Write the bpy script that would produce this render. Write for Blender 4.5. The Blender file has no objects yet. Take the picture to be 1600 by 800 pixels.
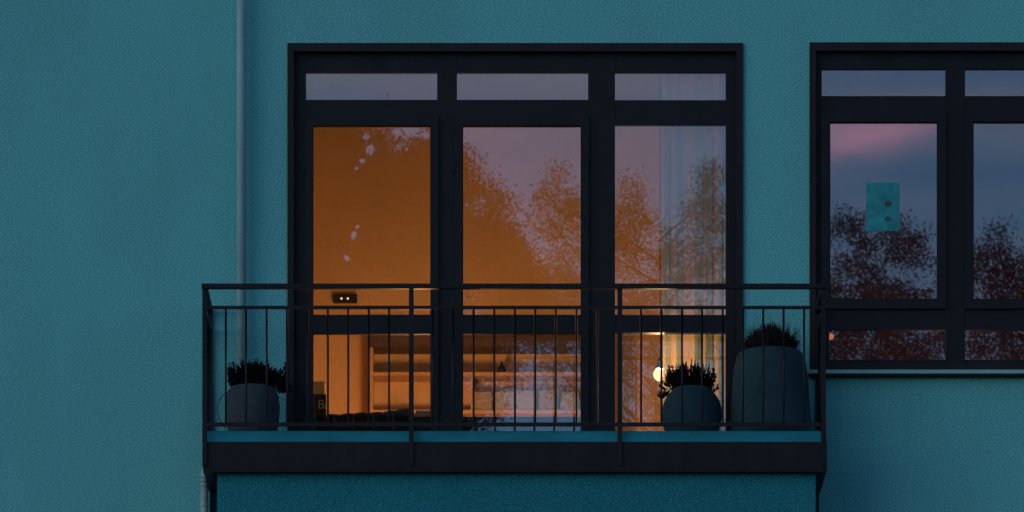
import bpy, bmesh, math, random
import numpy as np
from mathutils import Vector, Matrix
R = math.radians
rnd = random.Random(7)
C = bpy.context.scene.collection
sc = bpy.context.scene

# ------------------------------------------------------------------ camera
DIST, SCALE, CAMZ, CV = 40.0, 9000.0, 1.7, 2537.5      # metres to facade, px*m, eye height, horizon row
cam = bpy.data.cameras.new('camera')
cam_o = bpy.data.objects.new('camera', cam); C.objects.link(cam_o)
cam_o.location = (0, -DIST, CAMZ); cam_o.rotation_euler = (R(90), 0, 0)
cam.sensor_width = 36.0; cam.lens = 36.0 * SCALE / 1600.0
cam.shift_y = (CV - 400.0) / 1600.0
cam.clip_start = 0.5; cam.clip_end = 3000
sc.camera = cam_o
# ------------------------------------------------------------------ world, sun, exposure
SUN_AZ, SUN_EL = 236.0, 9.0
w = bpy.data.worlds.new('World'); sc.world = w; w.use_nodes = True
wn, wl = w.node_tree.nodes, w.node_tree.links
wn.clear()
sky = wn.new('ShaderNodeTexSky'); sky.sky_type = 'NISHITA'; sky.sun_disc = False
sky.sun_elevation = R(SUN_EL); sky.sun_rotation = R(SUN_AZ)
sky.air_density = 1.0; sky.dust_density = 0.4; sky.ozone_density = 4.0
tint = wn.new('ShaderNodeMix'); tint.data_type = 'RGBA'; tint.blend_type = 'MULTIPLY'
tint.inputs['Factor'].default_value = 1.0
tint.inputs['B'].default_value = (0.98, 0.98, 1.02, 1)
wl.new(sky.outputs[0], tint.inputs['A'])
tc = wn.new('ShaderNodeTexCoord')
def wmath(op, a, b=None):
    n = wn.new('ShaderNodeMath'); n.operation = op
    for i, v in enumerate((a, b)):
        if v is None: continue
        if isinstance(v, (int, float)): n.inputs[i].default_value = v
        else: wl.new(v, n.inputs[i])
    return n.outputs[0]
mp = wn.new('ShaderNodeMapping'); mp.inputs['Scale'].default_value = (14.0, 14.0, 60.0)
wl.new(tc.outputs['Generated'], mp.inputs[0])
nz = wn.new('ShaderNodeTexNoise'); nz.inputs['Scale'].default_value = 1.0; nz.inputs['Detail'].default_value = 5
wl.new(mp.outputs[0], nz.inputs['Vector'])
sx = wn.new('ShaderNodeSeparateXYZ'); wl.new(tc.outputs['Generated'], sx.inputs[0])
# thin drifting cloud veil everywhere
veil = wn.new('ShaderNodeMapRange'); veil.inputs['From Min'].default_value = 0.42; veil.inputs['From Max'].default_value = 0.72
veil.inputs['To Max'].default_value = 0.35; wl.new(nz.outputs['Fac'], veil.inputs['Value'])
cl = wn.new('ShaderNodeMix'); cl.data_type = 'RGBA'; cl.inputs['B'].default_value = (3.6, 3.3, 4.4, 1)
wl.new(veil.outputs[0], cl.inputs['Factor']); wl.new(tint.outputs['Result'], cl.inputs['A'])
# one pink lit cloud bank low over the street
zz = wmath('SUBTRACT', sx.outputs['Z'], wmath('ADD', 0.2498, wmath('MULTIPLY', wmath('SUBTRACT', nz.outputs['Fac'], 0.5), 0.010)))
zz = wmath('ADD', zz, wmath('MULTIPLY', wmath('SUBTRACT', sx.outputs['X'], 0.058), -0.12))
ez = wmath('POWER', wmath('DIVIDE', zz, 0.0030), 2.0)
ex = wmath('POWER', wmath('DIVIDE', wmath('SUBTRACT', sx.outputs['X'], 0.060), 0.013), 2.0)
front = wmath('LESS_THAN', sx.outputs['Y'], 0.0)
pk = wmath('MULTIPLY', wmath('MULTIPLY', wmath('EXPONENT', wmath('MULTIPLY', wmath('ADD', ez, ex), -1.0)), 0.8), front)
cp = wn.new('ShaderNodeMix'); cp.data_type = 'RGBA'; cp.inputs['B'].default_value = (7.2, 3.7, 5.4, 1)
wl.new(pk, cp.inputs['Factor']); wl.new(cl.outputs['Result'], cp.inputs['A']); cl = cp
bg = wn.new('ShaderNodeBackground'); bg.inputs['Strength'].default_value = 0.10
wo = wn.new('ShaderNodeOutputWorld')
wl.new(cl.outputs['Result'], bg.inputs[0]); wl.new(bg.outputs[0], wo.inputs[0])
sun = bpy.data.lights.new('sun', 'SUN'); sun.energy = 0.5; sun.angle = R(65); sun.color = (1.0, 0.93, 0.86)
sun_o = bpy.data.objects.new('sun', sun); C.objects.link(sun_o)
sd = Vector((math.sin(R(SUN_AZ)) * math.cos(R(SUN_EL)), math.cos(R(SUN_AZ)) * math.cos(R(SUN_EL)), math.sin(R(SUN_EL))))
sun_o.rotation_euler = sd.to_track_quat('Z', 'Y').to_euler(); sun_o.location = (-20, -20, 30)
sc.view_settings.view_transform = 'Standard'; sc.view_settings.look = 'None'
sc.view_settings.gamma = 1.0; sc.view_settings.exposure = 0.4; sc.view_settings.use_curve_mapping = False
sc.cycles.use_denoising = True
sc.cycles.max_bounces = 10; sc.cycles.transparent_max_bounces = 16
sc.cycles.sample_clamp_indirect = 4.0

# ------------------------------------------------------------------ pixel -> place
def X(u, y=0.0): return (u - 800.0) * (DIST + y) / SCALE
def Z(v, y=0.0): return CAMZ + (CV - v) * (DIST + y) / SCALE

# ------------------------------------------------------------------ materials
def new_mat(name):
    m = bpy.data.materials.new(name); m.use_nodes = True
    nt = m.node_tree; nt.nodes.clear()
    out = nt.nodes.new('ShaderNodeOutputMaterial')
    return m, nt, out
def pmat(name, col, rough=0.6, var=0.15, scale=8.0, bump=0.0, bscale=60.0, metallic=0.0, spec=0.5, fine=0.0, fscale=200.0, stretch=(1, 1, 1), detail=4):
    m, nt, out = new_mat(name); n, l = nt.nodes, nt.links
    b = n.new('ShaderNodeBsdfPrincipled'); b.inputs['Roughness'].default_value = rough
    b.inputs['Metallic'].default_value = metallic; b.inputs['Specular IOR Level'].default_value = spec
    tcn = n.new('ShaderNodeTexCoord'); mpn = n.new('ShaderNodeMapping'); mpn.inputs['Scale'].default_value = stretch
    l.new(tcn.outputs['Object'], mpn.inputs[0])
    t = n.new('ShaderNodeTexNoise'); t.inputs['Scale'].default_value = scale; t.inputs['Detail'].default_value = detail
    l.new(mpn.outputs[0], t.inputs['Vector'])
    r = n.new('ShaderNodeMapRange'); r.inputs['From Min'].default_value = 0.25; r.inputs['From Max'].default_value = 0.75
    r.inputs['To Min'].default_value = 1 - var; r.inputs['To Max'].default_value = 1 + var
    l.new(t.outputs['Fac'], r.inputs['Value'])
    mul = n.new('ShaderNodeVectorMath'); mul.operation = 'SCALE'; mul.inputs[0].default_value = col[:3]
    l.new(r.outputs[0], mul.inputs['Scale']); last = mul.outputs[0]
    if fine:
        t2 = n.new('ShaderNodeTexNoise'); t2.inputs['Scale'].default_value = fscale; t2.inputs['Detail'].default_value = 2
        l.new(tcn.outputs['Object'], t2.inputs['Vector'])
        r2 = n.new('ShaderNodeMapRange'); r2.inputs['From Min'].default_value = 0.3; r2.inputs['From Max'].default_value = 0.7
        r2.inputs['To Min'].default_value = 1 - fine; r2.inputs['To Max'].default_value = 1 + fine
        l.new(t2.outputs['Fac'], r2.inputs['Value'])
        m2 = n.new('ShaderNodeVectorMath'); m2.operation = 'SCALE'
        l.new(last, m2.inputs[0]); l.new(r2.outputs[0], m2.inputs['Scale']); last = m2.outputs[0]
    l.new(last, b.inputs['Base Color'])
    if bump:
        t3 = n.new('ShaderNodeTexNoise'); t3.inputs['Scale'].default_value = bscale; t3.inputs['Detail'].default_value = 3
        l.new(tcn.outputs['Object'], t3.inputs['Vector'])
        bp = n.new('ShaderNodeBump'); bp.inputs['Strength'].default_value = bump; bp.inputs['Distance'].default_value = 0.01
        l.new(t3.outputs['Fac'], bp.inputs['Height']); l.new(bp.outputs[0], b.inputs['Normal'])
    l.new(b.outputs[0], out.inputs[0])
    return m
def emit_mat(name, col, strength):
    m, nt, out = new_mat(name)
    e = nt.nodes.new('ShaderNodeEmission'); e.inputs[0].default_value = (*col, 1); e.inputs[1].default_value = strength
    nt.links.new(e.outputs[0], out.inputs[0]); return m
def glass_mat(name, refl):
    m, nt, out = new_mat(name); n, l = nt.nodes, nt.links
    tr = n.new('ShaderNodeBsdfTransparent'); tr.inputs[0].default_value = (0.93, 0.95, 0.94, 1)
    gl = n.new('ShaderNodeBsdfGlossy'); gl.inputs['Roughness'].default_value = 0.0085; gl.inputs[0].default_value = (1, 1, 1, 1)
    lw = n.new('ShaderNodeFresnel'); lw.inputs['IOR'].default_value = 1.5
    ad = n.new('ShaderNodeMath'); ad.operation = 'ADD'; ad.use_clamp = True; ad.inputs[1].default_value = refl - 0.04
    l.new(lw.outputs[0], ad.inputs[0])
    tcn = n.new('ShaderNodeTexCoord'); t = n.new('ShaderNodeTexNoise'); t.inputs['Scale'].default_value = 3.2; t.inputs['Detail'].default_value = 1
    l.new(tcn.outputs['Object'], t.inputs['Vector'])
    bp = n.new('ShaderNodeBump'); bp.inputs['Strength'].default_value = 0.010; bp.inputs['Distance'].default_value = 0.01
    l.new(t.outputs['Fac'], bp.inputs['Height']); l.new(bp.outputs[0], gl.inputs['Normal'])
    mx = n.new('ShaderNodeMixShader'); l.new(ad.outputs[0], mx.inputs[0]); l.new(tr.outputs[0], mx.inputs[1]); l.new(gl.outputs[0], mx.inputs[2])
    l.new(mx.outputs[0], out.inputs[0]); return m
def leaf_mat(name, col, trans=0.25):
    m, nt, out = new_mat(name); n, l = nt.nodes, nt.links
    oi = n.new('ShaderNodeTexNoise'); oi.inputs['Scale'].default_value = 1.5
    tcn = n.new('ShaderNodeTexCoord'); l.new(tcn.outputs['Object'], oi.inputs['Vector'])
    r = n.new('ShaderNodeMapRange'); r.inputs['To Min'].default_value = 0.5; r.inputs['To Max'].default_value = 1.5
    l.new(oi.outputs['Fac'], r.inputs['Value'])
    mul = n.new('ShaderNodeVectorMath'); mul.operation = 'SCALE'; mul.inputs[0].default_value = col
    l.new(r.outputs[0], mul.inputs['Scale'])
    d = n.new('ShaderNodeBsdfDiffuse'); t = n.new('ShaderNodeBsdfTranslucent')
    l.new(mul.outputs[0], d.inputs[0]); l.new(mul.outputs[0], t.inputs[0])
    mx = n.new('ShaderNodeMixShader'); mx.inputs[0].default_value = trans
    l.new(d.outputs[0], mx.inputs[1]); l.new(t.outputs[0], mx.inputs[2]); l.new(mx.outputs[0], out.inputs[0]); return m
def sheer_mat(name, col, transp):
    m, nt, out = new_mat(name); n, l = nt.nodes, nt.links
    tcn = n.new('ShaderNodeTexCoord'); mpn = n.new('ShaderNodeMapping'); mpn.inputs['Scale'].default_value = (60, 60, 1.2)
    l.new(tcn.outputs['Object'], mpn.inputs[0])
    t0 = n.new('ShaderNodeTexNoise'); t0.inputs['Scale'].default_value = 1.0; t0.inputs['Detail'].default_value = 3
    l.new(mpn.outputs[0], t0.inputs['Vector'])
    r = n.new('ShaderNodeMapRange'); r.inputs['From Min'].default_value = 0.3; r.inputs['From Max'].default_value = 0.7
    r.inputs['To Min'].default_value = transp * 0.45; r.inputs['To Max'].default_value = transp * 1.5
    l.new(t0.outputs['Fac'], r.inputs['Value'])
    d = n.new('ShaderNodeBsdfDiffuse'); t = n.new('ShaderNodeBsdfTranslucent'); tr = n.new('ShaderNodeBsdfTransparent')
    d.inputs[0].default_value = (*col, 1); t.inputs[0].default_value = (0.82, 0.52, 0.30, 1)
    m1 = n.new('ShaderNodeMixShader'); m1.inputs[0].default_value = 0.26
    m2 = n.new('ShaderNodeMixShader')
    l.new(d.outputs[0], m1.inputs[1]); l.new(t.outputs[0], m1.inputs[2])
    l.new(r.outputs[0], m2.inputs[0]); l.new(m1.outputs[0], m2.inputs[1]); l.new(tr.outputs[0], m2.inputs[2])
    l.new(m2.outputs[0], out.inputs[0]); return m

M = {}
TEAL = (0.122, 0.475, 0.51)
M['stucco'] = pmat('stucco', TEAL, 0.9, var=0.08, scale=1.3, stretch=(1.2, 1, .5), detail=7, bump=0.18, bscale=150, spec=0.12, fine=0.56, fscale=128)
M['stucco_shaded'] = pmat('stucco_shaded', (0.018, 0.21, 0.27), 0.9, var=0.10, scale=0.9, bump=0.6, bscale=150, spec=0.15, fine=0.60, fscale=120)  # darker copy of the stucco, carries the shade under the balcony
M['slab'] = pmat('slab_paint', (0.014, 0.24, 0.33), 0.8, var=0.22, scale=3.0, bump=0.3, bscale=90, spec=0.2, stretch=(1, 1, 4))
M['frame'] = pmat('frame_paint', (0.008, 0.012, 0.018), 0.5, var=0.25, scale=4.0, bump=0.05, bscale=40, spec=0.22)
M['casing'] = pmat('casing_metal', (0.013, 0.014, 0.016), 0.5, var=0.25, scale=5.0, spec=0.22)
M['seal'] = pmat('rubber_seal', (0.006, 0.006, 0.008), 0.7, spec=0.2)
M['steel'] = pmat('painted_steel', (0.007, 0.009, 0.013), 0.5, var=0.4, scale=7.0, bump=0.1, bscale=60, spec=0.25, stretch=(1, 1, .3))
M['pipe'] = pmat('pipe_paint', (0.23, 0.46, 0.50), 0.6, var=0.14, scale=3.0, spec=0.3, stretch=(6, 6, 1), fine=0.08, fscale=160)
M['zinc'] = pmat('zinc_pipe', (0.28, 0.42, 0.45), 0.6, var=0.3, scale=12.0, spec=0.3)
M['sill'] = pmat('sill_metal', (0.20, 0.44, 0.46), 0.45, var=0.12, scale=4.0, spec=0.4)
M['pot_grey'] = pmat('pot_grey_wicker', (0.042, 0.064, 0.080), 0.9, spec=0.15, var=0.3, scale=20.0, bump=0.6, bscale=70, stretch=(1, 1, 3))
M['pot_dark'] = pmat('pot_dark_glaze', (0.019, 0.056, 0.070), 0.8, spec=0.12, var=0.25, scale=5.0, bump=0.15, bscale=30)
M['pot_tall'] = pmat('pot_tall_fibre', (0.021, 0.060, 0.072), 0.85, spec=0.12, var=0.25, scale=4.0, bump=0.25, bscale=60)
M['soil'] = pmat('soil', (0.015, 0.011, 0.009), 0.95, var=0.4, scale=40, bump=0.8, bscale=60)
M['heather'] = leaf_mat('heather_dark', (0.012, 0.011, 0.014), 0.2)
M['grassy'] = leaf_mat('grassy_dark', (0.016, 0.013, 0.014), 0.2)
M['stem'] = pmat('stem', (0.012, 0.010, 0.010), 0.9)
M['cable'] = pmat('cable_rubber', (0.008, 0.010, 0.014), 0.6)
M['glass'] = glass_mat('window_glass', 0.18)
M['room'] = pmat('room_wall_paint', (0.60, 0.42, 0.24), 0.9, var=0.05, scale=2.0, spec=0.1, bump=0.1, bscale=150)
M['room2'] = pmat('side_room_paint', (0.36, 0.20, 0.18), 0.9, var=0.06, scale=2.0, spec=0.1)
M['ceiling'] = pmat('ceiling_paint', (0.13, 0.16, 0.20), 0.95, var=0.03, scale=2.0, spec=0.1)
M['floor'] = pmat('oak_floor', (0.22, 0.12, 0.06), 0.5, var=0.3, scale=6.0, stretch=(1, 8, 1))
M['shelf'] = pmat('shelf_wood', (0.44, 0.28, 0.15), 0.6, var=0.2, scale=8.0, stretch=(0.5, 6, 6))
M['shelf_dark'] = pmat('shelf_dark_wood', (0.07, 0.045, 0.035), 0.6, var=0.25, scale=8.0, stretch=(0.5, 6, 6))
M['backing'] = pmat('shelf_backing', (0.50, 0.34, 0.19), 0.8, var=0.2, scale=5.0)
M['navy_cloth'] = pmat('navy_cloth', (0.012, 0.016, 0.026), 0.95, var=0.3, scale=14, bump=0.5, bscale=90)
M['black'] = pmat('black_card', (0.010, 0.010, 0.012), 0.7)
M['paper'] = pmat('paper', (0.27, 0.29, 0.33), 0.8, var=0.2, scale=25)
M['teal_sheet'] = pmat('teal_sheet', (0.012, 0.27, 0.32), 0.7, var=0.35, scale=16)
M['ink'] = pmat('sheet_ink', (0.02, 0.09, 0.13), 0.8)
M['letter'] = pmat('letter_print', (0.55, 0.52, 0.46), 0.8)
M['ornament'] = pmat('ornament_black', (0.010, 0.012, 0.018), 0.35)
M['shade_blue'] = pmat('lamp_cap_blue', (0.06, 0.10, 0.16), 0.5)
def globe_mat(name, col, strength):
    m, nt, out = new_mat(name); n, l = nt.nodes, nt.links
    e = n.new('ShaderNodeEmission'); e.inputs[0].default_value = (*col, 1); e.inputs[1].default_value = strength
    t = n.new('ShaderNodeBsdfTransparent'); mx = n.new('ShaderNodeMixShader'); mx.inputs[0].default_value = 0.5
    l.new(t.outputs[0], mx.inputs[1]); l.new(e.outputs[0], mx.inputs[2]); l.new(mx.outputs[0], out.inputs[0]); return m
M['globe'] = globe_mat('lamp_globe_lit', (1.0, 0.66, 0.26), 3.0)
M['fill_globe'] = emit_mat('fill_lamp_lit', (1.0, 0.425, 0.15), 110.0)  # strong glow of the unseen lamp added to light the room
M['led'] = emit_mat('led_lit', (1.0, 0.62, 0.50), 1.6)
M['dim_globe'] = emit_mat('dim_lamp_lit', (1.0, 0.22, 0.08), 0.55)
M['sheer'] = sheer_mat('sheer_cloth', (0.34, 0.74, 0.80), 0.05)
M['bark'] = pmat('bark', (0.05, 0.04, 0.03), 0.95, var=0.4, scale=5, bump=0.8, bscale=20, stretch=(3, 3, 0.6))
M['leaf_a'] = leaf_mat('leaf_dense', (0.07, 0.08, 0.035))
M['leaf_b'] = leaf_mat('leaf_sparse', (0.26, 0.25, 0.11))
M['leaf_c'] = leaf_mat('leaf_dark', (0.13, 0.11, 0.11))
M['ground'] = pmat('asphalt', (0.05, 0.05, 0.052), 0.9, var=0.2, scale=1.0, fine=0.2, fscale=30)
M['roof'] = pmat('roof_metal', (0.10, 0.10, 0.11), 0.6)
M['box_tan'] = pmat('box_tan', (0.26, 0.22, 0.17), 0.8, var=0.1)

# ------------------------------------------------------------------ mesh helpers
def box(bm, x0, x1, y0, y1, z0, z1, bevel=0.0):
    x0, x1 = min(x0, x1), max(x0, x1); z0, z1 = min(z0, z1), max(z0, z1); y0, y1 = min(y0, y1), max(y0, y1)
    vs = [bm.verts.new(p) for p in ((x0, y0, z0), (x1, y0, z0), (x1, y1, z0), (x0, y1, z0), (x0, y0, z1), (x1, y0, z1), (x1, y1, z1), (x0, y1, z1))]
    fs = [bm.faces.new([vs[i] for i in q]) for q in ((0, 3, 2, 1), (4, 5, 6, 7), (0, 1, 5, 4), (1, 2, 6, 5), (2, 3, 7, 6), (3, 0, 4, 7))]
    if bevel:
        es = list({e for f in fs for e in f.edges})
        bmesh.ops.bevel(bm, geom=es, offset=bevel, segments=2, affect='EDGES')
    return bm
def tube(bm, pts, radii, seg=8, cap=True):
    pts = [Vector(p) for p in pts]
    if not hasattr(radii, '__len__'): radii = [radii] * len(pts)
    rings = []; up = None
    for i, p in enumerate(pts):
        d = (pts[min(i + 1, len(pts) - 1)] - pts[max(i - 1, 0)]).normalized()
        if up is None: up = Vector((0, 1, 0)) if abs(d.y) < 0.9 else Vector((1, 0, 0))
        a = d.cross(up).normalized(); b = a.cross(d).normalized(); up = b
        rings.append([bm.verts.new(p + (a * math.cos(t) + b * math.sin(t)) * radii[i]) for t in [2 * math.pi * k / seg for k in range(seg)]])
    for r0, r1 in zip(rings, rings[1:]):
        for k in range(seg):
            f = bm.faces.new((r0[k], r0[(k + 1) % seg], r1[(k + 1) % seg], r1[k])); f.smooth = True
    if cap:
        try: bm.faces.new(rings[0]); bm.faces.new(list(reversed(rings[-1])))
        except ValueError: pass
    return bm
def lathe(bm, prof, c=(0, 0, 0), seg=40, wob=0.0):
    rings = []
    for (r, z) in prof:
        rings.append([bm.verts.new((c[0] + r * math.cos(t) * (1 + wob * math.sin(3 * t + z * 9)), c[1] + r * math.sin(t), c[2] + z)) for t in [2 * math.pi * k / seg for k in range(seg)]])
    for r0, r1 in zip(rings, rings[1:]):
        for k in range(seg):
            f = bm.faces.new((r0[k], r0[(k + 1) % seg], r1[(k + 1) % seg], r1[k])); f.smooth = True
    bm.faces.new(list(reversed(rings[0]))); bm.faces.new(rings[-1])
    return bm
def obj(name, bm, mat, parent=None, **props):
    if isinstance(bm, bmesh.types.BMesh):
        bmesh.ops.recalc_face_normals(bm, faces=bm.faces[:])
        me = bpy.data.meshes.new(name); bm.to_mesh(me); bm.free()
    else: me = bm
    if not me.materials: me.materials.append(M[mat] if isinstance(mat, str) else mat)
    o = bpy.data.objects.new(name, me); C.objects.link(o)
    if parent is not None:
        o.parent = parent; o.matrix_parent_inverse = Matrix.Translation(-world_loc(parent))
    for k, v in props.items(): o[k] = v
    return o
def world_loc(o):
    v = Vector(o.location)
    p = o
    while p.parent is not None:
        v = v + p.matrix_parent_inverse.translation; p = p.parent; v = v + p.location
    return v
def B(): return bmesh.new()
def bxo(name, mat, parent, x0, x1, y0, y1, z0, z1, bevel=0.0, **props):
    return obj(name, box(B(), x0, x1, y0, y1, z0, z1, bevel), mat, parent, **props)
def thing(name, label, cat, loc=(0, 0, 0), group=None):
    o = bpy.data.objects.new(name, None); C.objects.link(o); o.location = loc; o.empty_display_size = 0.1
    o['label'] = label; o['category'] = cat
    if group: o['group'] = group
    return o
def tag(o, label, cat, group=None):
    o['label'] = label; o['category'] = cat
    if group: o['group'] = group
    return o
def px_box(name, mat, parent, u0, u1, v0, v1, y0, y1, bevel=0.0):
    """a box whose front face (depth y0) covers these pixels"""
    return bxo(name, mat, parent, X(u0, y0), X(u1, y0), y0, y1, Z(v1, y0), Z(v0, y0), bevel)

# ================================================================== setting
g = B(); s = 600
vs = [g.verts.new(p) for p in ((-s, -s, 0), (s, -s, 0), (s, s, 0), (-s, s, 0))]; g.faces.new(vs)
obj('ground', g, 'ground', kind='structure')

FLOOR = Z(672, -0.72)                    # top of the balcony slab
bld = thing('apartment_building', 'teal rendered apartment building with dark framed windows and a balcony', 'building', (0, 0, 0))
# ---- facade wall with openings
xs_open = [(X(451), X(1159), FLOOR - 0.02, Z(69)), (X(1267), X(1721), Z(577), Z(69))]
def facade(x0, x1, z0, z1, t):
    xs = sorted({x0, x1, *[o[0] for o in xs_open], *[o[1] for o in xs_open]})
    zs = sorted({z0, z1, *[o[2] for o in xs_open], *[o[3] for o in xs_open]})
    bm = B()
    def solid(i, j):
        if i < 0 or j < 0 or i >= len(xs) - 1 or j >= len(zs) - 1: return False
        cx, cz = (xs[i] + xs[i + 1]) / 2, (zs[j] + zs[j + 1]) / 2
        return not any(o[0] < cx < o[1] and o[2] < cz < o[3] for o in xs_open)
    vd = {}
    def V(x, y, z):
        k = (round(x, 5), round(y, 5), round(z, 5))
        if k not in vd: vd[k] = bm.verts.new(k)
        return vd[k]
    for i in range(len(xs) - 1):
        for j in range(len(zs) - 1):
            if not solid(i, j): continue
            a, b, c, d = xs[i], xs[i + 1], zs[j], zs[j + 1]
            bm.faces.new((V(a, 0, c), V(b, 0, c), V(b, 0, d), V(a, 0, d)))
            bm.faces.new((V(a, t, c), V(a, t, d), V(b, t, d), V(b, t, c)))
            if not solid(i - 1, j): bm.faces.new((V(a, 0, c), V(a, 0, d), V(a, t, d), V(a, t, c)))
            if not solid(i + 1, j): bm.faces.new((V(b, 0, c), V(b, t, c), V(b, t, d), V(b, 0, d)))
            if not solid(i, j - 1): bm.faces.new((V(a, 0, c), V(a, t, c), V(b, t, c), V(b, 0, c)))
            if not solid(i, j + 1): bm.faces.new((V(a, 0, d), V(b, 0, d), V(b, t, d), V(a, t, d)))
    return bm
obj('wall', facade(-9.0, 11.0, 0.0, 16.2, 0.30), 'stucco', bld, label='teal rendered front wall')
bm = B(); box(bm, -9.0, -8.7, 0.30, 9, 0, 16.2); box(bm, 10.7, 11.0, 0.30, 9, 0, 16.2); box(bm, -8.7, 10.7, 8.7, 9, 0, 16.2)
obj('side_wall', bm, 'stucco', bld)
bxo('roof', 'roof', bld, -9.3, 11.3, -0.35, 9.3, 16.2, 16.45, 0.03)
# rendered bay below the balcony, its shade put into the darker colour
bxo('bay', 'stucco_shaded', bld, X(339, -.66), X(1275, -.66), -0.66, -0.001, 0.0, FLOOR - 0.1605, 0.004)
bxo('dark_strip', 'casing', bld, X(328, -.03), X(337.5, -.03), -0.03, -0.001, 6.4, Z(764, -.03))  # plain dark strip on the wall left of the bay
bxo('dark_strip', 'casing', bld, X(1276.5, -.03), X(1279.5, -.03), -0.03, -0.001, 6.4, Z(764, -.03))  # dark strip standing in for the faint shade right of the bay

# ---- rooms behind
CEIL, BACK = 12.98, 3.10
def struct(name, mat, *a): return bxo(name, mat, None, *a, kind='structure')
struct('room_floor', 'floor', -1.85, 1.82, 0.302, BACK, FLOOR - 0.15, FLOOR - 0.02)
struct('room_ceiling', 'ceiling', -1.85, 1.82, 0.302, BACK, CEIL, CEIL + 0.15)
struct('room_wall_back', 'room', -2.0, 1.95, BACK, BACK + 0.12, FLOOR - 0.15, CEIL + 0.15)
struct('room_wall_left', 'room', -2.0, -1.85, 0.302, BACK, FLOOR - 0.15, CEIL + 0.15)
struct('room_wall_right', 'room', 1.82, 1.95, 0.302, BACK, FLOOR - 0.15, CEIL + 0.15)
struct('side_room_floor', 'floor', 1.953, 5.0, 0.302, 4.0, FLOOR - 0.15, FLOOR - 0.02)
struct('side_room_ceiling', 'ceiling', 1.953, 5.0, 0.302, 4.0, CEIL, CEIL + 0.15)
struct('side_room_wall_back', 'room2', 1.953, 5.15, 4.0, 4.12, FLOOR - 0.15, CEIL + 0.15)
struct('side_room_wall_right', 'room2', 5.0, 5.15, 0.302, 4.0, FLOOR - 0.15, CEIL + 0.15)

# ================================================================== windows
def frame_ring(bm, u0, u1, v0, v1, wl_, wr, wt, wb, y0, y1):
    """rectangular frame, pixels outside, pixel widths of its four members; one mesh"""
    box(bm, X(u0, y0), X(u0 + wl_, y0), y0, y1, Z(v1, y0), Z(v0, y0))
    box(bm, X(u1 - wr, y0), X(u1, y0), y0, y1, Z(v1, y0), Z(v0, y0))
    box(bm, X(u0 + wl_, y0), X(u1 - wr, y0), y0, y1, Z(v0 + wt, y0), Z(v0, y0))
    if wb: box(bm, X(u0 + wl_, y0), X(u1 - wr, y0), y0, y1, Z(v1, y0), Z(v1 - wb, y0))
    return bm
def pane(parent, u0, u1, v0, v1, y):
    return bxo('pane', 'glass', parent, X(u0 - 3, y), X(u1 + 3, y), y, y + 0.006, Z(v1 + 3, y), Z(v0 - 3, y))
VB = 707.5     # row of the floor at the facade
# ---- balcony door unit
win = obj('french_window', frame_ring(B(), 449, 1161, 67, VB, 10, 10, 13, 0, -0.018, 0.10), 'casing', bld, label='wide dark three-part balcony window with two doors')
YF = 0.035
for (a, b) in ((459, 478), (683, 714), (919, 961), (1134, 1151)):
    px_box('mullion', 'frame', win, a, b, 80, VB, YF, YF + 0.07)
px_box('head_bar', 'frame', win, 459, 1151, 80.3, 113, YF + 0.004, YF + 0.066)
for (a, b, c, d) in ((478.2, 682.8, 156, 186), (714.2, 918.8, 156, 186), (961.2, 1133.8, 156.5, 194.5)):
    px_box('transom_bar', 'frame', win, a, b, c, d, YF + 0.003, YF + 0.067)
px_box('mid_rail', 'frame', win, 961.2, 1133.8, 492, 519.5, YF + 0.003, YF + 0.067)
px_box('bottom_rail', 'frame', win, 961.2, 1133.8, 690, VB, YF + 0.003, YF + 0.067)
for (a, b) in ((477, 685), (711, 920)):
    ys = YF - 0.022
    bm = frame_ring(B(), a, b, 181.5, VB - 2, 11.5, 11.5, 14.5, 17, ys, ys + 0.05)
    box(bm, X(a + 11.5, ys), X(b - 11.5, ys), ys + .002, ys + 0.048, Z(521, ys), Z(493, ys))
    sash = obj('door_sash', bm, 'frame', win)
    # seal around each light of the sash
    sb = B()
    for (c, d) in ((196, 493), (521, VB - 19)):
        frame_ring(sb, a + 10.5, b - 10.5, c - 1, d + 1, 2.2, 2.2, 2.2, 2.2, ys + 0.012, ys + 0.03)
    obj('glazing_seal', sb, 'seal', win)
    px_box('hinge', 'frame', win, a - 3, a - .2, 250, 268, ys - 0.004, ys + 0.02)
    px_box('hinge', 'frame', win, a - 3, a - .2, 600, 618, ys - 0.004, ys + 0.02)
YG = 0.055
for (a, b) in ((478, 683), (714, 919), (961, 1134)): pane(win, a, b, 113, 156, YG)
for (a, b) in ((488.5, 673.5), (722.5, 908.5)):
    pane(win, a, b, 196, 493, YG - .014); pane(win, a, b, 521, VB - 19, YG - .014)
pane(win, 961, 1134, 194.5, 492, YG); pane(win, 961, 1134, 519.5, 690, YG)
bxo('threshold', 'frame', win, X(450), X(1160), 0.105, 0.29, FLOOR - 0.018, FLOOR + 0.012)

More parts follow.
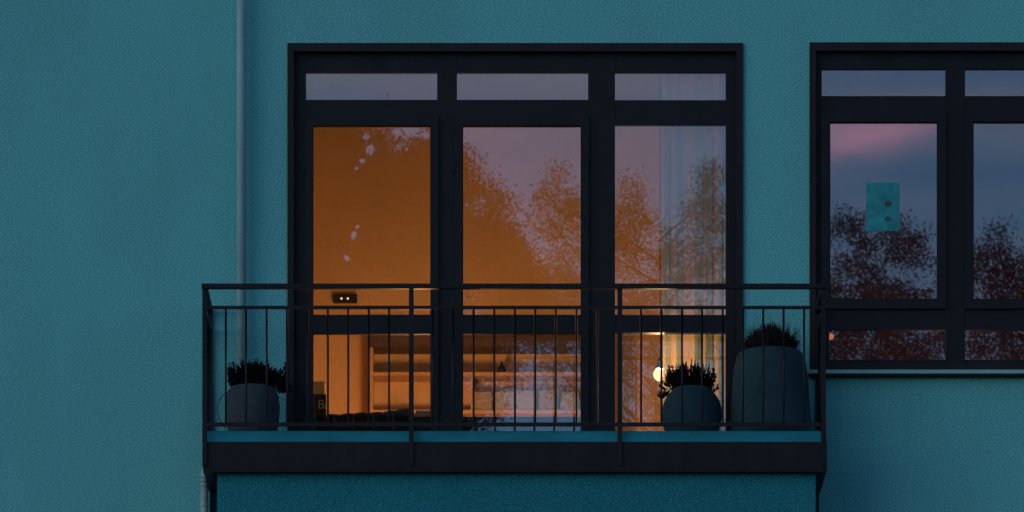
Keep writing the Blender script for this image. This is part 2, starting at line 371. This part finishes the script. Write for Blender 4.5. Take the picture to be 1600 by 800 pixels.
# ---- second window
win2 = obj('casement_window', frame_ring(B(), 1265, 1723, 66, 577, 10, 10, 13, 8, -0.018, 0.10), 'casing', bld, label='dark framed casement window beside the balcony')
for (a, b) in ((1275, 1284), (1477.5, 1508), (1701, 1713)):
    px_box('mullion', 'frame', win2, a, b, 79, 569, YF, YF + 0.07)
px_box('head_bar', 'frame', win2, 1275, 1713, 79.3, 108, YF + 0.004, YF + 0.066)
for (a, b) in ((1284.2, 1477.3), (1508.2, 1700.8)):
    px_box('transom_bar', 'frame', win2, a, b, 150, 180, YF + 0.003, YF + 0.067)
    px_box('mid_rail', 'frame', win2, a, b, 478, 515, YF + 0.003, YF + 0.067)
    px_box('bottom_rail', 'frame', win2, a, b, 562, 569.2, YF + 0.003, YF + 0.067)
    px_box('reveal_post', 'frame', win2, a, a + 11.5, 515, 562, YF + 0.003, YF + 0.067) if a < 1300 else None
    ys = YF - 0.022
    obj('casement_sash', frame_ring(B(), a - 1, b + 1, 175.5, 482, 13, 13, 14.5, 14, ys, ys + 0.05), 'frame', win2)
    obj('glazing_seal', frame_ring(B(), a + 11, b - 11, 189, 469, 2.2, 2.2, 2.2, 2.2, ys + 0.012, ys + 0.03), 'seal', win2)
    pane(win2, a, b, 108, 150, YG); pane(win2, a + 12, b - 12, 190, 468, YG - .014)
    pane(win2, a, b, 515, 562, YG)
bm = B(); box(bm, X(1262, -.09), X(1727, -.09), -0.09, 0.0, Z(583.5, -.09), Z(577.5, -.09), 0.003)
obj('sill', bm, 'sill', win2)
px_box('sill_shade_strip', 'casing', win2, 1264, 1725, 583.9, 587.2, -0.065, -0.001)  # dark strip for the shade under the sill

# ================================================================== downpipes
def pipe_x(u, y): return X(u, y)
py = -0.075
dp = obj('downpipe', tube(B(), [(X(377.5, py), py, 16.1), (X(377.5, py), py, 13.0), (X(377.5, py), py, FLOOR - 0.01)], 0.033, 20), 'pipe', bld, label='pale teal downpipe left of the balcony window')
for v in (-160, 640):
    bm = B(); tube(bm, [(X(377.5, py), py, Z(v + 2, py)), (X(377.5, py), py, Z(v - 2, py))], 0.0365, 20)
    box(bm, X(377.5, py) - .008, X(377.5, py) + .008, py + .03, 0.005, Z(v + 1.5, py), Z(v - 1.5, py))
    obj('pipe_clamp', bm, 'pipe', dp)
ly = -0.07; lx = X(319.5, ly)
pts = [(X(332, ly), ly, Z(733, ly))]
for k in range(7):
    a = R(90 * k / 6); pts.append((lx + 0.035 * (1 - math.sin(a)), ly, Z(733, ly) - 0.035 * (1 - math.cos(a))))
pts.append((lx, ly, 0.0))
lp = obj('drain_pipe', tube(B(), pts, 0.026, 18), 'zinc', bld, label='pale zinc drain pipe below the balcony corner')
for v in (746, 752, 759, 790):
    obj('pipe_collar', tube(B(), [(lx, ly, Z(v + 1.6, ly)), (lx, ly, Z(v - 1.6, ly))], 0.0295, 18), 'zinc', lp)

# ================================================================== balcony
YB = -0.72
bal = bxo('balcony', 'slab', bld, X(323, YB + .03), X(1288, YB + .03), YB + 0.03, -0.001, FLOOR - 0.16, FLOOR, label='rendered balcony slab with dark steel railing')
YR = YB - 0.005                                   # rail plane, in front of the slab edge
bm = B(); box(bm, X(317, YR), X(1292, YR), YR, YR + 0.03, Z(735, YR), Z(690, YR), 0.003)
fas = obj('fascia', bm, 'steel', bal)
bxo('fascia_lip', 'steel', bal, X(317.5, YR), X(1291.5, YR), YR - 0.006, YR + 0.06, Z(737.4, YR), Z(735.3, YR))
for sgn, (ua, ub) in ((-1, (317.6, 333)), (1, (1276, 1291.4))):
    bm = B(); x0, x1 = X(ua, YR), X(ub, YR)
    xo = x0 if sgn < 0 else x1
    box(bm, xo, xo - sgn * 0.008, YR + 0.031, -0.001, Z(735, YR), FLOOR - 0.02)       # web
    box(bm, xo - sgn * .0085, xo - sgn * 0.062, YR + 0.062, -0.001, Z(737, YR), Z(734.9, YR))  # bottom flange
    obj('side_channel', bm, 'steel', bal)
def zr(v): return Z(v, YR)
pw = 0.0165
posts_u = (320.0, 642.7, 968.5, 1286.5)
for i, u in enumerate(posts_u):
    x = X(u, YR)
    bm = B(); hw = 0.0165
    box(bm, x - hw, x + hw, YR - 0.014, YR - 0.001, zr(728), zr(452.2), 0.002)
    if i in (1, 2):
        pass
    obj('post', bm, 'steel', bal)
XL, XR_ = X(posts_u[0], YR) - .0165, X(posts_u[-1], YR) + .0165
bxo('handrail', 'steel', bal, XL - 0.004, XR_ + 0.004, YR - 0.03, YR + 0.012, zr(452), zr(444.3), 0.004)
def seg_rail(name, v0, v1, y0, y1):
    for a, b in zip(posts_u, posts_u[1:]):
        bxo(name, 'steel', bal, X(a, YR) + hw + .0003, X(b, YR) - hw - .0003, y0, y1, zr(v1), zr(v0), 0.0015)
seg_rail('middle_rail', 478.3, 483.6, YR - 0.014, YR - 0.003)
seg_rail('bottom_rail', 660.6, 666.8, YR - 0.014, YR - 0.003)
bars = [353 + 31.9 * k for k in range(9)] + [676 + 32.1 * k for k in range(9)] + [1001.6 + 31.85 * k for k in range(9)]
bar_me = bpy.data.meshes.new('baluster')
bm = tube(B(), [(0, 0, 0), (0, 0, zr(483.8) - zr(660.4))], 0.0072, 10); bm.to_mesh(bar_me); bm.free(); bar_me.materials.append(M['steel'])
def place_bar(x, y):
    o = bpy.data.objects.new('baluster', bar_me); C.objects.link(o)
    o.parent = bal; o.location = (x, y, zr(660.4))
for k, u in enumerate(bars): place_bar(X(u, YR) + rnd.uniform(-.0012, .0012), YR - 0.0085)
# side returns to the wall
for sgn, u in ((-1, posts_u[0]), (1, posts_u[-1])):
    xc = X(u, YR)
    bxo('handrail', 'steel', bal, xc - 0.018, xc + 0.018, YR + 0.0125, -0.001, zr(452), zr(444.3), 0.004)
    bxo('middle_rail', 'steel', bal, xc - 0.006, xc + 0.006, YR + 0.0005, -0.001, zr(483.6), zr(478.3))
    bxo('bottom_rail', 'steel', bal, xc - 0.006, xc + 0.006, YR + 0.0005, -0.001, zr(666.8), zr(660.6))
    for k in range(1, 5): place_bar(xc, YR + 0.145 * k)
    bxo('post', 'steel', bal, xc - .0165, xc + .0165, -0.03, -0.002, zr(728), zr(452.2), 0.002)

# ================================================================== pots and plants
def pot(name, label, u, prof, y, mat, group=None):
    x = X(u, y)
    o = obj(name, lathe(B(), prof, (0, 0, 0), 48, 0.004), mat); o.location = (x, y, FLOOR + 0.001)
    tag(o, label, 'plant pot', group)
    r, z = prof[-1]
    sm = B(); lathe(sm, [(r * .4, 0), (r - 0.012, 0.001), (r - 0.012, 0.006)], (0, 0, z - 0.003), 24)
    so = obj('soil', sm, 'soil'); so.parent = o
    return o, x, FLOOR + z
def zt(v, y): return Z(v, y) - FLOOR
y1 = -0.40
h = zt(606, y1)
pl, plx, plz = pot('plant_pot', 'small grey textured pot at the left end of the balcony', 394.5, [(0.135, 0), (0.160, .03), (0.178, .10), (0.187, .18), (0.187, h - .12), (0.180, h - .06), (0.163, h - .02), (0.150, h - .004), (0.138, h)], y1, 'pot_grey', 'pots on the balcony')
y2 = -0.38
h = zt(608, y2)
pm, pmx, pmz = pot('plant_pot', 'round bellied dark blue pot in front of the lit curtain', 1081, [(0.150, 0), (0.175, .02), (0.198, .10), (0.206, .17), (0.203, h - .13), (0.190, h - .085), (0.165, h - .045), (0.140, h - .012), (0.128, h)], y2, 'pot_dark', 'pots on the balcony')
y3 = -0.36
h = zt(551, y3)
pt, ptx, ptz = pot('plant_pot', 'tall dark teal pot at the right end of the balcony', 1204, [(0.262, 0), (0.280, .02), (0.282, .06), (0.274, .20), (0.260, h - .20), (0.245, h - .085), (0.230, h - .03), (0.216, h - .006), (0.204, h)], y3, 'pot_tall', 'pots on the balcony')

def heather(name, label, x, y, z, rx, ry, hgt, n, seed, dip=0.0, lean=None):
    r = random.Random(seed)
    root = thing(name, label, 'plant', (x, y, z), 'heather plants in pots')
    st, lf = B(), B()
    for i in range(n):
        a = r.uniform(0, 2 * math.pi); q = math.sqrt(r.random())
        bx, by = rx * 0.72 * q * math.cos(a), ry * 0.72 * q * math.sin(a)
        ex, ey = bx * 1.38 + r.gauss(0, .006), by * 1.38 + r.gauss(0, .006)
        hh = hgt * (0.5 + .5 * r.random() ** .7) * (1 - 0.30 * q ** 3)
        if r.random() < 0.14: hh *= 1.25
        pts = []
        for k in range(5):
            t = k / 4
            pts.append(Vector((bx + (ex - bx) * t + r.gauss(0, .002), by + (ey - by) * t, -0.01 + hh * t - dip * q ** 2 * t * t)))
        tube(st, pts, [0.0022, .002, .0016, .0012, .0006], 4, False)
        nl = int(20 + 230 * hh)
        for k in range(nl):
            t = r.random() ** 0.8
            j = min(int(t * 4), 3); f = t * 4 - j
            p = pts[j].lerp(pts[j + 1], f)
            L = r.uniform(.010, .020) * (1.15 - .6 * t); W = L * 0.45
            az = r.uniform(0, 2 * math.pi); el = r.uniform(.5, 1.35)
            d = Vector((math.cos(az) * math.cos(el), math.sin(az) * math.cos(el), math.sin(el)))
            sd_ = d.cross(Vector((r.gauss(0, 1), r.gauss(0, 1), r.gauss(0, 1)))).normalized() * W
            lf.faces.new([lf.verts.new(v) for v in (p, p + d * L * .5 + sd_, p + d * L, p + d * L * .5 - sd_)])
    if lean:
        for (dx, dz, cnt) in lean:
            for i in range(cnt):
                base = Vector((math.copysign(rx * .75, dx), r.uniform(-.05, .02), 0.0))
                tip = Vector((dx + r.gauss(0, .022), r.uniform(-.05, .02), dz + r.gauss(0, .035)))
                mid = (base + tip) / 2 + Vector((0, 0, -.012))
                pts = [base, mid, tip, tip + Vector((r.gauss(0, .006), 0, .03))]
                tube(st, pts, .0018, 4, False)
                for k in range(46):
                    j = r.choice((1, 1, 2)); p = pts[j].lerp(pts[j + 1], r.random())
                    d = Vector((r.gauss(0, 1), r.gauss(0, 1), r.gauss(.6, 1))).normalized(); L = r.uniform(.010, .02)
                    sd_ = d.cross(Vector((r.gauss(0, 1), r.gauss(0, 1), r.gauss(0, 1)))).normalized() * L * .42
                    lf.faces.new([lf.verts.new(v) for v in (p, p + d * L * .5 + sd_, p + d * L, p + d * L * .5 - sd_)])
    for nm, b_, mt in (('stems', st, 'stem'), ('foliage', lf, 'heather')):
        me = bpy.data.meshes.new(nm); b_.to_mesh(me); b_.free()
        o = obj(nm, me, mt); o.parent = root
    return root
heather('heather_plant', 'dark bushy heather in the small grey pot on the left', plx, y1, plz, 0.185, 0.16, 0.185, 380, 3, lean=[(.225, .07, 9), (.24, .0, 8), (.215, .03, 6), (-.16, .06, 4)])
heather('heather_plant', 'dark spiky heather in the round pot before the lit curtain', pmx - .012, y2, pmz, 0.175, 0.14, 0.19, 210, 5, lean=[(-.18, .03, 4), (-.185, -.03, 5), (.165, .05, 5)])
# fine needle tuft on the tall pot
def tuft():
    r = random.Random(11)
    root = thing('grassy_plant', 'fine needle-leaved dark plant in the tall right pot', 'plant', (ptx, y3, ptz))
    bm = B(); hum = B()
    for i in range(2600):
        a = r.uniform(0, 2 * math.pi); q = math.sqrt(r.random()); rr = .205 * q
        bx, by = rr * math.cos(a), rr * math.sin(a) * .9
        top = (.195 - .11 * q ** 1.8) + .03 * math.cos(3 * a + 1) * q + .018 * r.gauss(0, 1) + .016 * math.sin(bx * 61) * math.cos(by * 47) - .25 * max(0, -bx - .06) * .6
        top *= .95 + .5 * random.Random(int((bx + 1) / .028) * 97 + int((by + 1) / .04)).random() + .5 * max(0, bx) - .2 * max(0, -bx)
        p0 = Vector((bx, by, max(0.0, top * r.uniform(0.0, .85))))
        L = r.uniform(.02, .05) * (1.7 if r.random() < .15 else 1)
        d = Vector((bx * 2.6 + r.gauss(0, .25), by * 2.6 + r.gauss(0, .25), 1)).normalized()
        sd_ = d.cross(Vector((r.gauss(0, 1), r.gauss(0, 1), 0))).normalized() * r.uniform(.0011, .0022)
        p1 = p0 + d * L
        bm.faces.new([bm.verts.new(v) for v in (p0 - sd_, p0 + sd_, p1)])
    for i in range(620):
        a = r.uniform(0, 2 * math.pi); q = math.sqrt(r.random()); rr = .185 * q
        p0 = Vector((rr * math.cos(a) * .8, rr * math.sin(a) * .75, -.012)); p1 = Vector((rr * math.cos(a), rr * math.sin(a) * .9, (.185 - .11 * q ** 1.8) * (.75 + .4 * r.random())))
        tube(hum, [p0, (p0 + p1) / 2 + Vector((r.gauss(0, .008), r.gauss(0, .008), 0)), p1], [.003, .0045, .002], 4, False)
    for nm, b_, mt in (('stems', hum, 'stem'), ('needles', bm, 'grassy')):
        me = bpy.data.meshes.new(nm); b_.to_mesh(me); b_.free(); o = obj(nm, me, mt); o.parent = root
tuft()
# cables
def bez(p0, p1, p2, p3, n=20):
    return [tuple((1 - t) ** 3 * a + 3 * (1 - t) ** 2 * t * b + 3 * (1 - t) * t * t * c + t ** 3 * d for a, b, c, d in zip(p0, p1, p2, p3)) for t in [k / n for k in range(n + 1)]]
def P(u, v, y): return (X(u, y), y, Z(v, y))
yc = -0.61
c1 = bez(P(380, 604, -.545), P(330, 612, yc), P(334, 650, yc), P(352, 668, -.59)) + [(X(356, -.58), -.58, FLOOR + .003)]
tag(obj('cable', tube(B(), c1, 0.0028, 6), 'cable'), 'thin dark cable looping beside the small grey pot', 'cable')
c2 = bez(P(1190, 548, -.58), P(1196, 600, -.665), P(1172, 652, -.655), P(1126, 664, -.62)) + [(X(1120, -.60), -.60, FLOOR + .003)]
tag(obj('cable', tube(B(), c2, 0.0026, 6), 'cable'), 'thin dark cable curving down the front of the tall pot', 'cable')
c3 = bez(P(432, 618, -.50), P(440, 624, -.45), P(446, 624, -.3), P(452, 628, -.05), 10) + [(X(452, -.024), -.024, Z(640, -.03)), (X(452, -.024), -.024, FLOOR + .003)]
tag(obj('cable', tube(B(), c3, 0.0026, 6), 'cable'), 'thin dark cable running from the small grey pot to the window frame', 'cable')

# ================================================================== inside the lit room
RF = FLOOR - 0.02
# sheer curtain
def curtain(u0, u1, y, v0, z1):
    bm = B(); n, mz = 160, 30; cols = []
    for i in range(n + 1):
        t = i / n; x = X(u0, y) + (X(u1, y) - X(u0, y)) * t
        ph = t * 34 + 1.4 * math.sin(t * 9)
        cols.append((x, ph))
    grid = []
    for j in range(mz + 1):
        q = j / mz; z = Z(v0, y) + (z1 - Z(v0, y)) * q
        row = []
        for (x, ph) in cols:
            amp = .012 + .018 * q
            row.append(bm.verts.new((x + .006 * math.sin(ph * .5 + q * 2), y + amp * math.sin(ph + .5 * math.sin(q * 3)) + .3 * amp * math.sin(ph * 2.3 + 1), z)))
        grid.append(row)
    for j in range(mz):
        for i in range(n):
            f = bm.faces.new((grid[j][i], grid[j][i + 1], grid[j + 1][i + 1], grid[j + 1][i])); f.smooth = True
    return bm
cur = thing('curtain', 'pale sheer curtain hanging inside the right window pane', 'curtain', (X(1085, .2), .2, RF))
obj('cloth', curtain(1034.5, 1148, .2, 90, RF + .015), 'sheer', cur)
obj('curtain_rod', tube(B(), [(-1.84, .2, Z(88, .2)), (1.81, .2, Z(88, .2))], .011, 10), 'steel', cur)

# pendant lamp
lyy = 0.5
lamp = thing('pendant_lamp', 'glowing globe lamp with blue cap at the curtain edge', 'lamp', P(1034, 597, lyy))
bm = B(); bmesh.ops.create_icosphere(bm, subdivisions=4, radius=0.048, matrix=Matrix.Translation(P(1031.5, 585, lyy)))
for f in bm.faces: f.smooth = True
obj('globe', bm, 'globe', lamp)
bulb = bpy.data.lights.new('bulb', 'POINT'); bulb.energy = 30; bulb.color = (1.0, 0.52, 0.20); bulb.shadow_soft_size = 0.02
bulb_o = bpy.data.objects.new('bulb', bulb); C.objects.link(bulb_o); bulb_o.location = P(1031.5, 585, lyy)
bulb_o.parent = lamp; bulb_o.matrix_parent_inverse = Matrix.Translation(-lamp.location)
lx_, _, lz_ = P(1031.5, 585, lyy)
obj('lamp_cap', lathe(B(), [(0.030, .038), (0.027, .066), (0.018, .10), (0.006, .12)], (lx_, lyy, lz_), 20), 'shade_blue', lamp)
obj('cord', tube(B(), [(lx_, lyy, lz_ + .118), (lx_, lyy, CEIL)], .003, 6), 'black', lamp)
# unseen globe lamp, added low in the room to light its walls
FX, FY = -0.60, 1.45
fl = thing('fill_lamp', 'unseen globe lamp added low behind the left door to light the room', 'lamp', (FX, FY, RF))
obj('lamp_base', lathe(B(), [(.09, 0), (.09, .012), (.02, .02), (.015, .24)], (FX, FY, RF), 24), 'black', fl)
bm = B(); bmesh.ops.create_icosphere(bm, subdivisions=4, radius=0.13, matrix=Matrix.Translation((FX, FY, RF + .36)))
for f in bm.faces: f.smooth = True
obj('globe', bm, 'fill_globe', fl)

# wall box with two lit spots
yb = BACK - .04
wb = thing('wall_box', 'small dark box with two lit spots on the room wall', 'wall box', (X(539, yb), BACK, Z(466, yb)))
px_box('housing', 'black', wb, 520.5, 558, 459, 472.5, yb, BACK - .001, 0.004)
for u in (533.5, 543.5):
    c = (X(u, yb), yb - .003, Z(466.5, yb))
    bm = B(); bmesh.ops.create_icosphere(bm, subdivisions=2, radius=0.008, matrix=Matrix.Translation(c)); obj('lit_spot', bm, 'led', wb)

# bookcase
yk0, yk1 = 2.86, BACK - .003
kx0, kx1 = X(578, yk0), X(948, yk0)
ktop = Z(525, yk0)
bk = thing('bookcase', 'low wooden bookcase with dark top board along the room wall', 'bookcase', ((kx0 + kx1) / 2, (yk0 + yk1) / 2, RF))
bxo('top_board', 'shelf_dark', bk, kx0 - .005, kx1 + .005, yk0 - .02, yk1, ktop - .085, ktop, .004)
bxo('side_panel', 'shelf', bk, kx0, kx0 + .025, yk0, yk1, RF, ktop - .086)
bxo('side_panel', 'shelf', bk, kx1 - .025, kx1, yk0, yk1, RF, ktop - .086)
bxo('back_panel', 'backing', bk, kx0 + .026, kx1 - .026, yk1 - .015, yk1, RF, ktop - .086)
shz = [Z(582, yk0), Z(610, yk0) - .05, RF + .06]
for z in (Z(581, yk0), Z(640, yk0), RF + .06): bxo('shelf', 'shelf', bk, kx0 + .026, kx1 - .026, yk0 + .004, yk1 - .016, z - .028, z, .002)
xm = X(738, yk0)
bxo('divider', 'shelf', bk, xm - .01, xm + .01, yk0 + .01, yk1 - .016, Z(640, yk0) + .0005, Z(581, yk0) - .029)
ORD = ('first', 'second', 'third', 'fourth', 'fifth', 'sixth', 'seventh', 'eighth')
bu = [755, 789, 822, 857, 891, 924]
for k, u in enumerate(bu):
    x0, x1 = X(u - 15, yk0), X(u + 14, yk0)
    if x0 < xm < x1: continue
    o = bxo('storage_box', 'paper' if k % 3 else 'box_tan', None, x0, x1, yk0 + .02 + .01 * (k % 2), yk0 + .19, Z(640, yk0) + .0008, Z(611 - (k * 5) % 4, yk0), .004)
    tag(o, ORD[k] + ' pale storage box from the left on the lower bookcase shelf', 'storage box', 'storage boxes on the bookcase')
# round dark ornament
yo = 2.93
bm = lathe(B(), [(.012, 0), (.026, .006), (.031, .03), (.026, .052), (.012, .064), (.009, .085), (.011, .09)], (X(784, yo), yo, Z(581, yk0) + .001), 20)
tag(obj('vase', bm, 'ornament'), 'small round black vase on the upper bookcase shelf', 'vase')

# low bench along the window
bn = thing('bench', 'low dark upholstered bench inside the glass doors', 'bench', (X(690, .6), .65, RF))
bt = Z(650, .38)
bxo('cushion', 'navy_cloth', bn, X(470, .38), X(925, .38), .38, .92, bt - .12, bt, .025)
bxo('bench_frame', 'shelf_dark', bn, X(472, .38), X(923, .38), .40, .90, bt - .17, bt - .121)
for (u, yy) in ((480, .43), (480, .84), (905, .43), (905, .84)):
    bxo('leg', 'shelf_dark', bn, X(u, .4), X(u, .4) + .045, yy, yy + .045, RF, bt - .1705)
# black box with letter
yb0 = .40
bb = px_box('box', 'black', None, 486, 509.5, 615, 650, yb0, .56, .002)
tag(bb, 'black box printed with a letter B on the bench', 'box')
b2 = bb.data; zmin = min(v.co.z for v in b2.vertices); dz = bt + .001 - zmin
for v in b2.vertices: v.co.z += dz
cu = bpy.data.curves.new('letter', 'FONT'); cu.body = 'B.'; cu.size = .092; cu.extrude = .0004; cu.offset = -0.0012; cu.space_character = .9
tmp = bpy.data.objects.new('letter_curve', cu)
lme = bpy.data.meshes.new_from_object(tmp); bpy.data.objects.remove(tmp); lme.materials.clear()
lt = obj('letter', lme, 'letter')
lt.parent = bb; lt.rotation_euler = (R(90), 0, 0); lt.location = (X(496, yb0), yb0 - .001, Z(638, yb0) + dz)
# a pale lampless shade-like carton behind the box
tag(px_box('carton', pmat('carton_card', (.60, .40, .22), .8), None, 484, 507.5, 596, 650, .60, .74, .003), 'tan carton standing behind the black box', 'carton')
for v in bpy.data.objects['carton'].data.vertices:
    if v.co.z < bt + .02: v.co.z = bt + .001
# crumpled blanket
def blanket():
    bm = B(); nx, ny = 60, 24; gr = []
    r = random.Random(5)
    x0, x1 = X(510, .42), X(646, .42)
    for j in range(ny + 1):
        row = []
        for i in range(nx + 1):
            s_, t = i / nx, j / ny
            hgt = .012 + .095 * max(0, s_ - .35) ** 1.1 * math.sin(math.pi * min(1, t * 1.15 + .08))
            hgt += .012 * abs(math.sin(s_ * 19 + t * 6)) * (0.3 + s_) + .008 * abs(math.sin(t * 21 - s_ * 8))
            if i in (0, nx) or j in (0, ny): hgt = .002
            row.append(bm.verts.new((x0 + (x1 - x0) * s_ + .01 * math.sin(t * 9), .39 + .45 * t + .01 * math.sin(s_ * 12), bt + .002 + hgt)))
        gr.append(row)
    for j in range(ny):
        for i in range(nx):
            f = bm.faces.new((gr[j][i], gr[j][i + 1], gr[j + 1][i + 1], gr[j + 1][i])); f.smooth = True
    bm.faces.new([v for v in gr[0]] + [gr[j][-1] for j in range(1, ny + 1)] + list(reversed(gr[-1][:-1])) + [gr[j][0] for j in range(ny - 1, 0, -1)])
    return bm
tag(obj('blanket', blanket(), pmat('blanket_pattern', (.035, .05, .075), .95, var=1.0, scale=28, bump=.4, bscale=120)), 'dark patterned blanket heaped on the bench behind the left door', 'blanket')
for k in range(3):
    o = bxo('magazine', 'paper', None, X(646 + 2 * k, .43), X(683 + k, .43), .42 + .01 * k, .62, bt + .001 + .017 * k, bt + .0165 + .017 * k, .002)
    tag(o, ('lowest', 'middle', 'topmost')[k] + ' of three pale magazines stacked on the bench', 'magazine', 'magazines stacked on the bench')

# side room: sheet taped to the glass, small dim lamp
sheet = px_box('paper_sheet', 'teal_sheet', None, 1353.5, 1405.5, 285.5, 360.5, YG - .0158, YG - .0142)
tag(sheet, 'teal paper sheet taped to the right window glass', 'sheet')
for (u, v, a, b) in ((1388, 318, 6, 5), (1387, 342, 5, 4)):
    bm = B(); y_ = YG - .0161
    vs = [bm.verts.new((X(u + a * math.cos(t), y_), y_, Z(v + b * math.sin(t), y_))) for t in [2 * math.pi * k / 14 for k in range(14)]]
    bm.faces.new(vs); obj('ink_spot', bm, 'ink', sheet)
yq = .62
sl = thing('table_lamp', 'tiny orange glowing lamp low behind the right window', 'lamp', (X(1300, yq), yq, RF))
bm = B(); bmesh.ops.create_icosphere(bm, subdivisions=3, radius=.022, matrix=Matrix.Translation(P(1298, 526, yq))); obj('globe', bm, 'dim_globe', sl)
lx2, _, lz2 = P(1299, 527, yq)
obj('lamp_stand', lathe(B(), [(.07, 0), (.07, .012), (.008, .02), (.008, lz2 - .03 - RF)], (lx2, yq, RF), 16), 'black', sl)
rl = thing('fill_lamp', 'unseen dim globe lamp lighting the right hand room from its floor', 'lamp', (3.2, 2.6, RF))  # unseen below the sill line, lights the dim side room
obj('lamp_base', lathe(B(), [(.09, 0), (.09, .012), (.03, .02), (.03, .05)], (3.2, 2.6, RF), 24), 'black', rl)
bm = B(); bmesh.ops.create_icosphere(bm, subdivisions=3, radius=0.11, matrix=Matrix.Translation((3.2, 2.6, RF + .155)))
obj('globe', bm, emit_mat('red_lamp_lit', (1.0, .38, .24), 13.0), rl)

# ================================================================== trees across the street (seen mirrored in the panes)
def tree(name, label, x, y, base_r, clusters, leaf, n_per, spread, lmat, seed, hole=None):
    r = random.Random(seed); rs = np.random.RandomState(seed)
    root = thing(name, label, 'tree', (x, y, 0), 'tall trees across the street')
    cz = [c[2] for c in clusters]; top = max(cz); low = min(cz)
    tb = B()
    tp = [(0, 0, -.2), (.05, .04, top * .2), (-.08, .1, top * .45), (.1, 0, top * .66), (0, 0, top * .84)]
    tube(tb, tp, [base_r * 1.3, base_r, base_r * .8, base_r * .45, base_r * .1], 12)
    for i, c in enumerate(clusters):
        if i % 15: continue
        c = Vector(c); zz = max(low * .8, c.z - (Vector((c.x, c.y)).length) * r.uniform(.5, .9) - .4)
        a = Vector((0, 0, zz)); m = a.lerp(c, .5) + Vector((r.gauss(0, .15), r.gauss(0, .15), -.15))
        tube(tb, [a, m, c], [.024, .011, .004], 5, False)
        for k in range(2):
            e = c + Vector((r.gauss(0, spread), r.gauss(0, spread), r.gauss(.1, spread)))
            tube(tb, [m.lerp(c, r.uniform(.3, 1)), e], [.012, .004], 4, False)
    me = bpy.data.meshes.new('trunk'); tb.to_mesh(me); tb.free(); o = obj('trunk', me, 'bark'); o.parent = root
    cl_ = np.array(clusters)
    idx = np.repeat(np.arange(len(cl_)), n_per)
    p = cl_[idx] + rs.normal(0, 1, (len(idx), 3)) * spread * np.array([1, 1, .75])
    for (hu, hv, hr) in (hole or ()):      # openings between the limbs
        f_ = 1 - p[:, 1] / 90.0
        q_ = np.hypot(p[:, 0] + x - TX(hu) * f_, p[:, 2] - CAMZ - (TZ(hv) - CAMZ) * f_) / (hr * .01) * rs.uniform(.35, 3.0, len(p))
        p = p[q_ > 1]
    n = len(p)
    d = rs.normal(0, 1, (n, 3)); d /= np.linalg.norm(d, axis=1)[:, None]
    e = np.cross(d, rs.normal(0, 1, (n, 3))); e /= np.linalg.norm(e, axis=1)[:, None]
    L = (leaf * rs.uniform(.7, 1.3, n))[:, None]
    q = np.stack([p - d * L * .5, p + e * L * .3, p + d * L * .5, p - e * L * .3], 1).reshape(-1, 3)
    me = bpy.data.meshes.new('crown')
    me.vertices.add(4 * n); me.vertices.foreach_set('co', q.ravel().astype(np.float32))
    me.loops.add(4 * n); me.loops.foreach_set('vertex_index', np.arange(4 * n, dtype=np.int32))
    me.polygons.add(n); me.polygons.foreach_set('loop_start', np.arange(0, 4 * n, 4, dtype=np.int32))
    me.update(calc_edges=True)
    o = obj('crown', me, lmat); o.parent = root
YT = -50.0
def TX(u): return (u - 800) * .01
def TZ(v): return CAMZ + (CV - v) * .01
def lobes(x, seed, *ls):
    """leaf clumps filling several crown lobes; each lobe: column, row, half width, half height (px in the mirror), clump count"""
    r = random.Random(seed); out = []
    for (u, v, ru, rv, n) in ls:
        k = 0
        while k < n:
            a = Vector((r.gauss(0, 1), r.gauss(0, 1), r.gauss(0, 1))).normalized()
            q = r.random() ** .38 * (1 + .07 * math.sin(6 * a.x + 4 * a.z + seed) + .06 * math.sin(11 * a.z - 5 * a.x) + .04 * math.sin(23 * a.x + 17 * a.z))
            out.append((TX(u) - x + a.x * ru * .01 * q, a.y * min(ru, rv) * .009 * q, TZ(v) + a.z * rv * .01 * q)); k += 1
    return out
tree('plane_tree', 'broad dense tree reflected in the left balcony door', -2.55, YT, .42, lobes(-2.55, 2, (560, 487, 272, 300, 1100), (505, 300, 105, 118, 260), (650, 330, 80, 115, 120), (500, 800, 240, 300, 350), (800, 440, 45, 75, 60)), .052, 260, .16, 'leaf_a', 2, hole=((540, 402, 17), (552, 366, 15), (546, 384, 13), (558, 352, 10), (580, 232, 20), (566, 250, 14), (572, 212, 14), (556, 262, 8), (640, 200, 22), (618, 204, 14), (664, 208, 12)))
tree('birch_tree', 'loose airy tree reflected in the middle and right panes', 2.3, YT - 1, .16, lobes(2.3, 5, (990, 490, 195, 170, 250), (880, 335, 52, 100, 42), (985, 315, 48, 80, 36), (1110, 330, 40, 105, 44), (870, 450, 60, 70, 50), (1060, 700, 120, 120, 60)), .046, 105, .13, 'leaf_b', 5)
tree('ash_tree', 'dark tree reflected in the window beside the balcony', 5.7, YT - 1, .18, lobes(5.7, 8, (1375, 500, 140, 145, 270), (1335, 350, 40, 45, 18), (1430, 350, 45, 40, 16), (1380, 700, 120, 120, 90)), .046, 115, .12, 'leaf_c', 8)
tree('ash_tree', 'thin dark tree reflected at the right edge of the window', 8.0, YT + 1, .16, lobes(8.0, 13, (1535, 455, 42, 85, 42), (1605, 470, 70, 60, 36), (1570, 560, 110, 70, 90), (1690, 480, 80, 90, 50)), .046, 105, .12, 'leaf_c', 13)
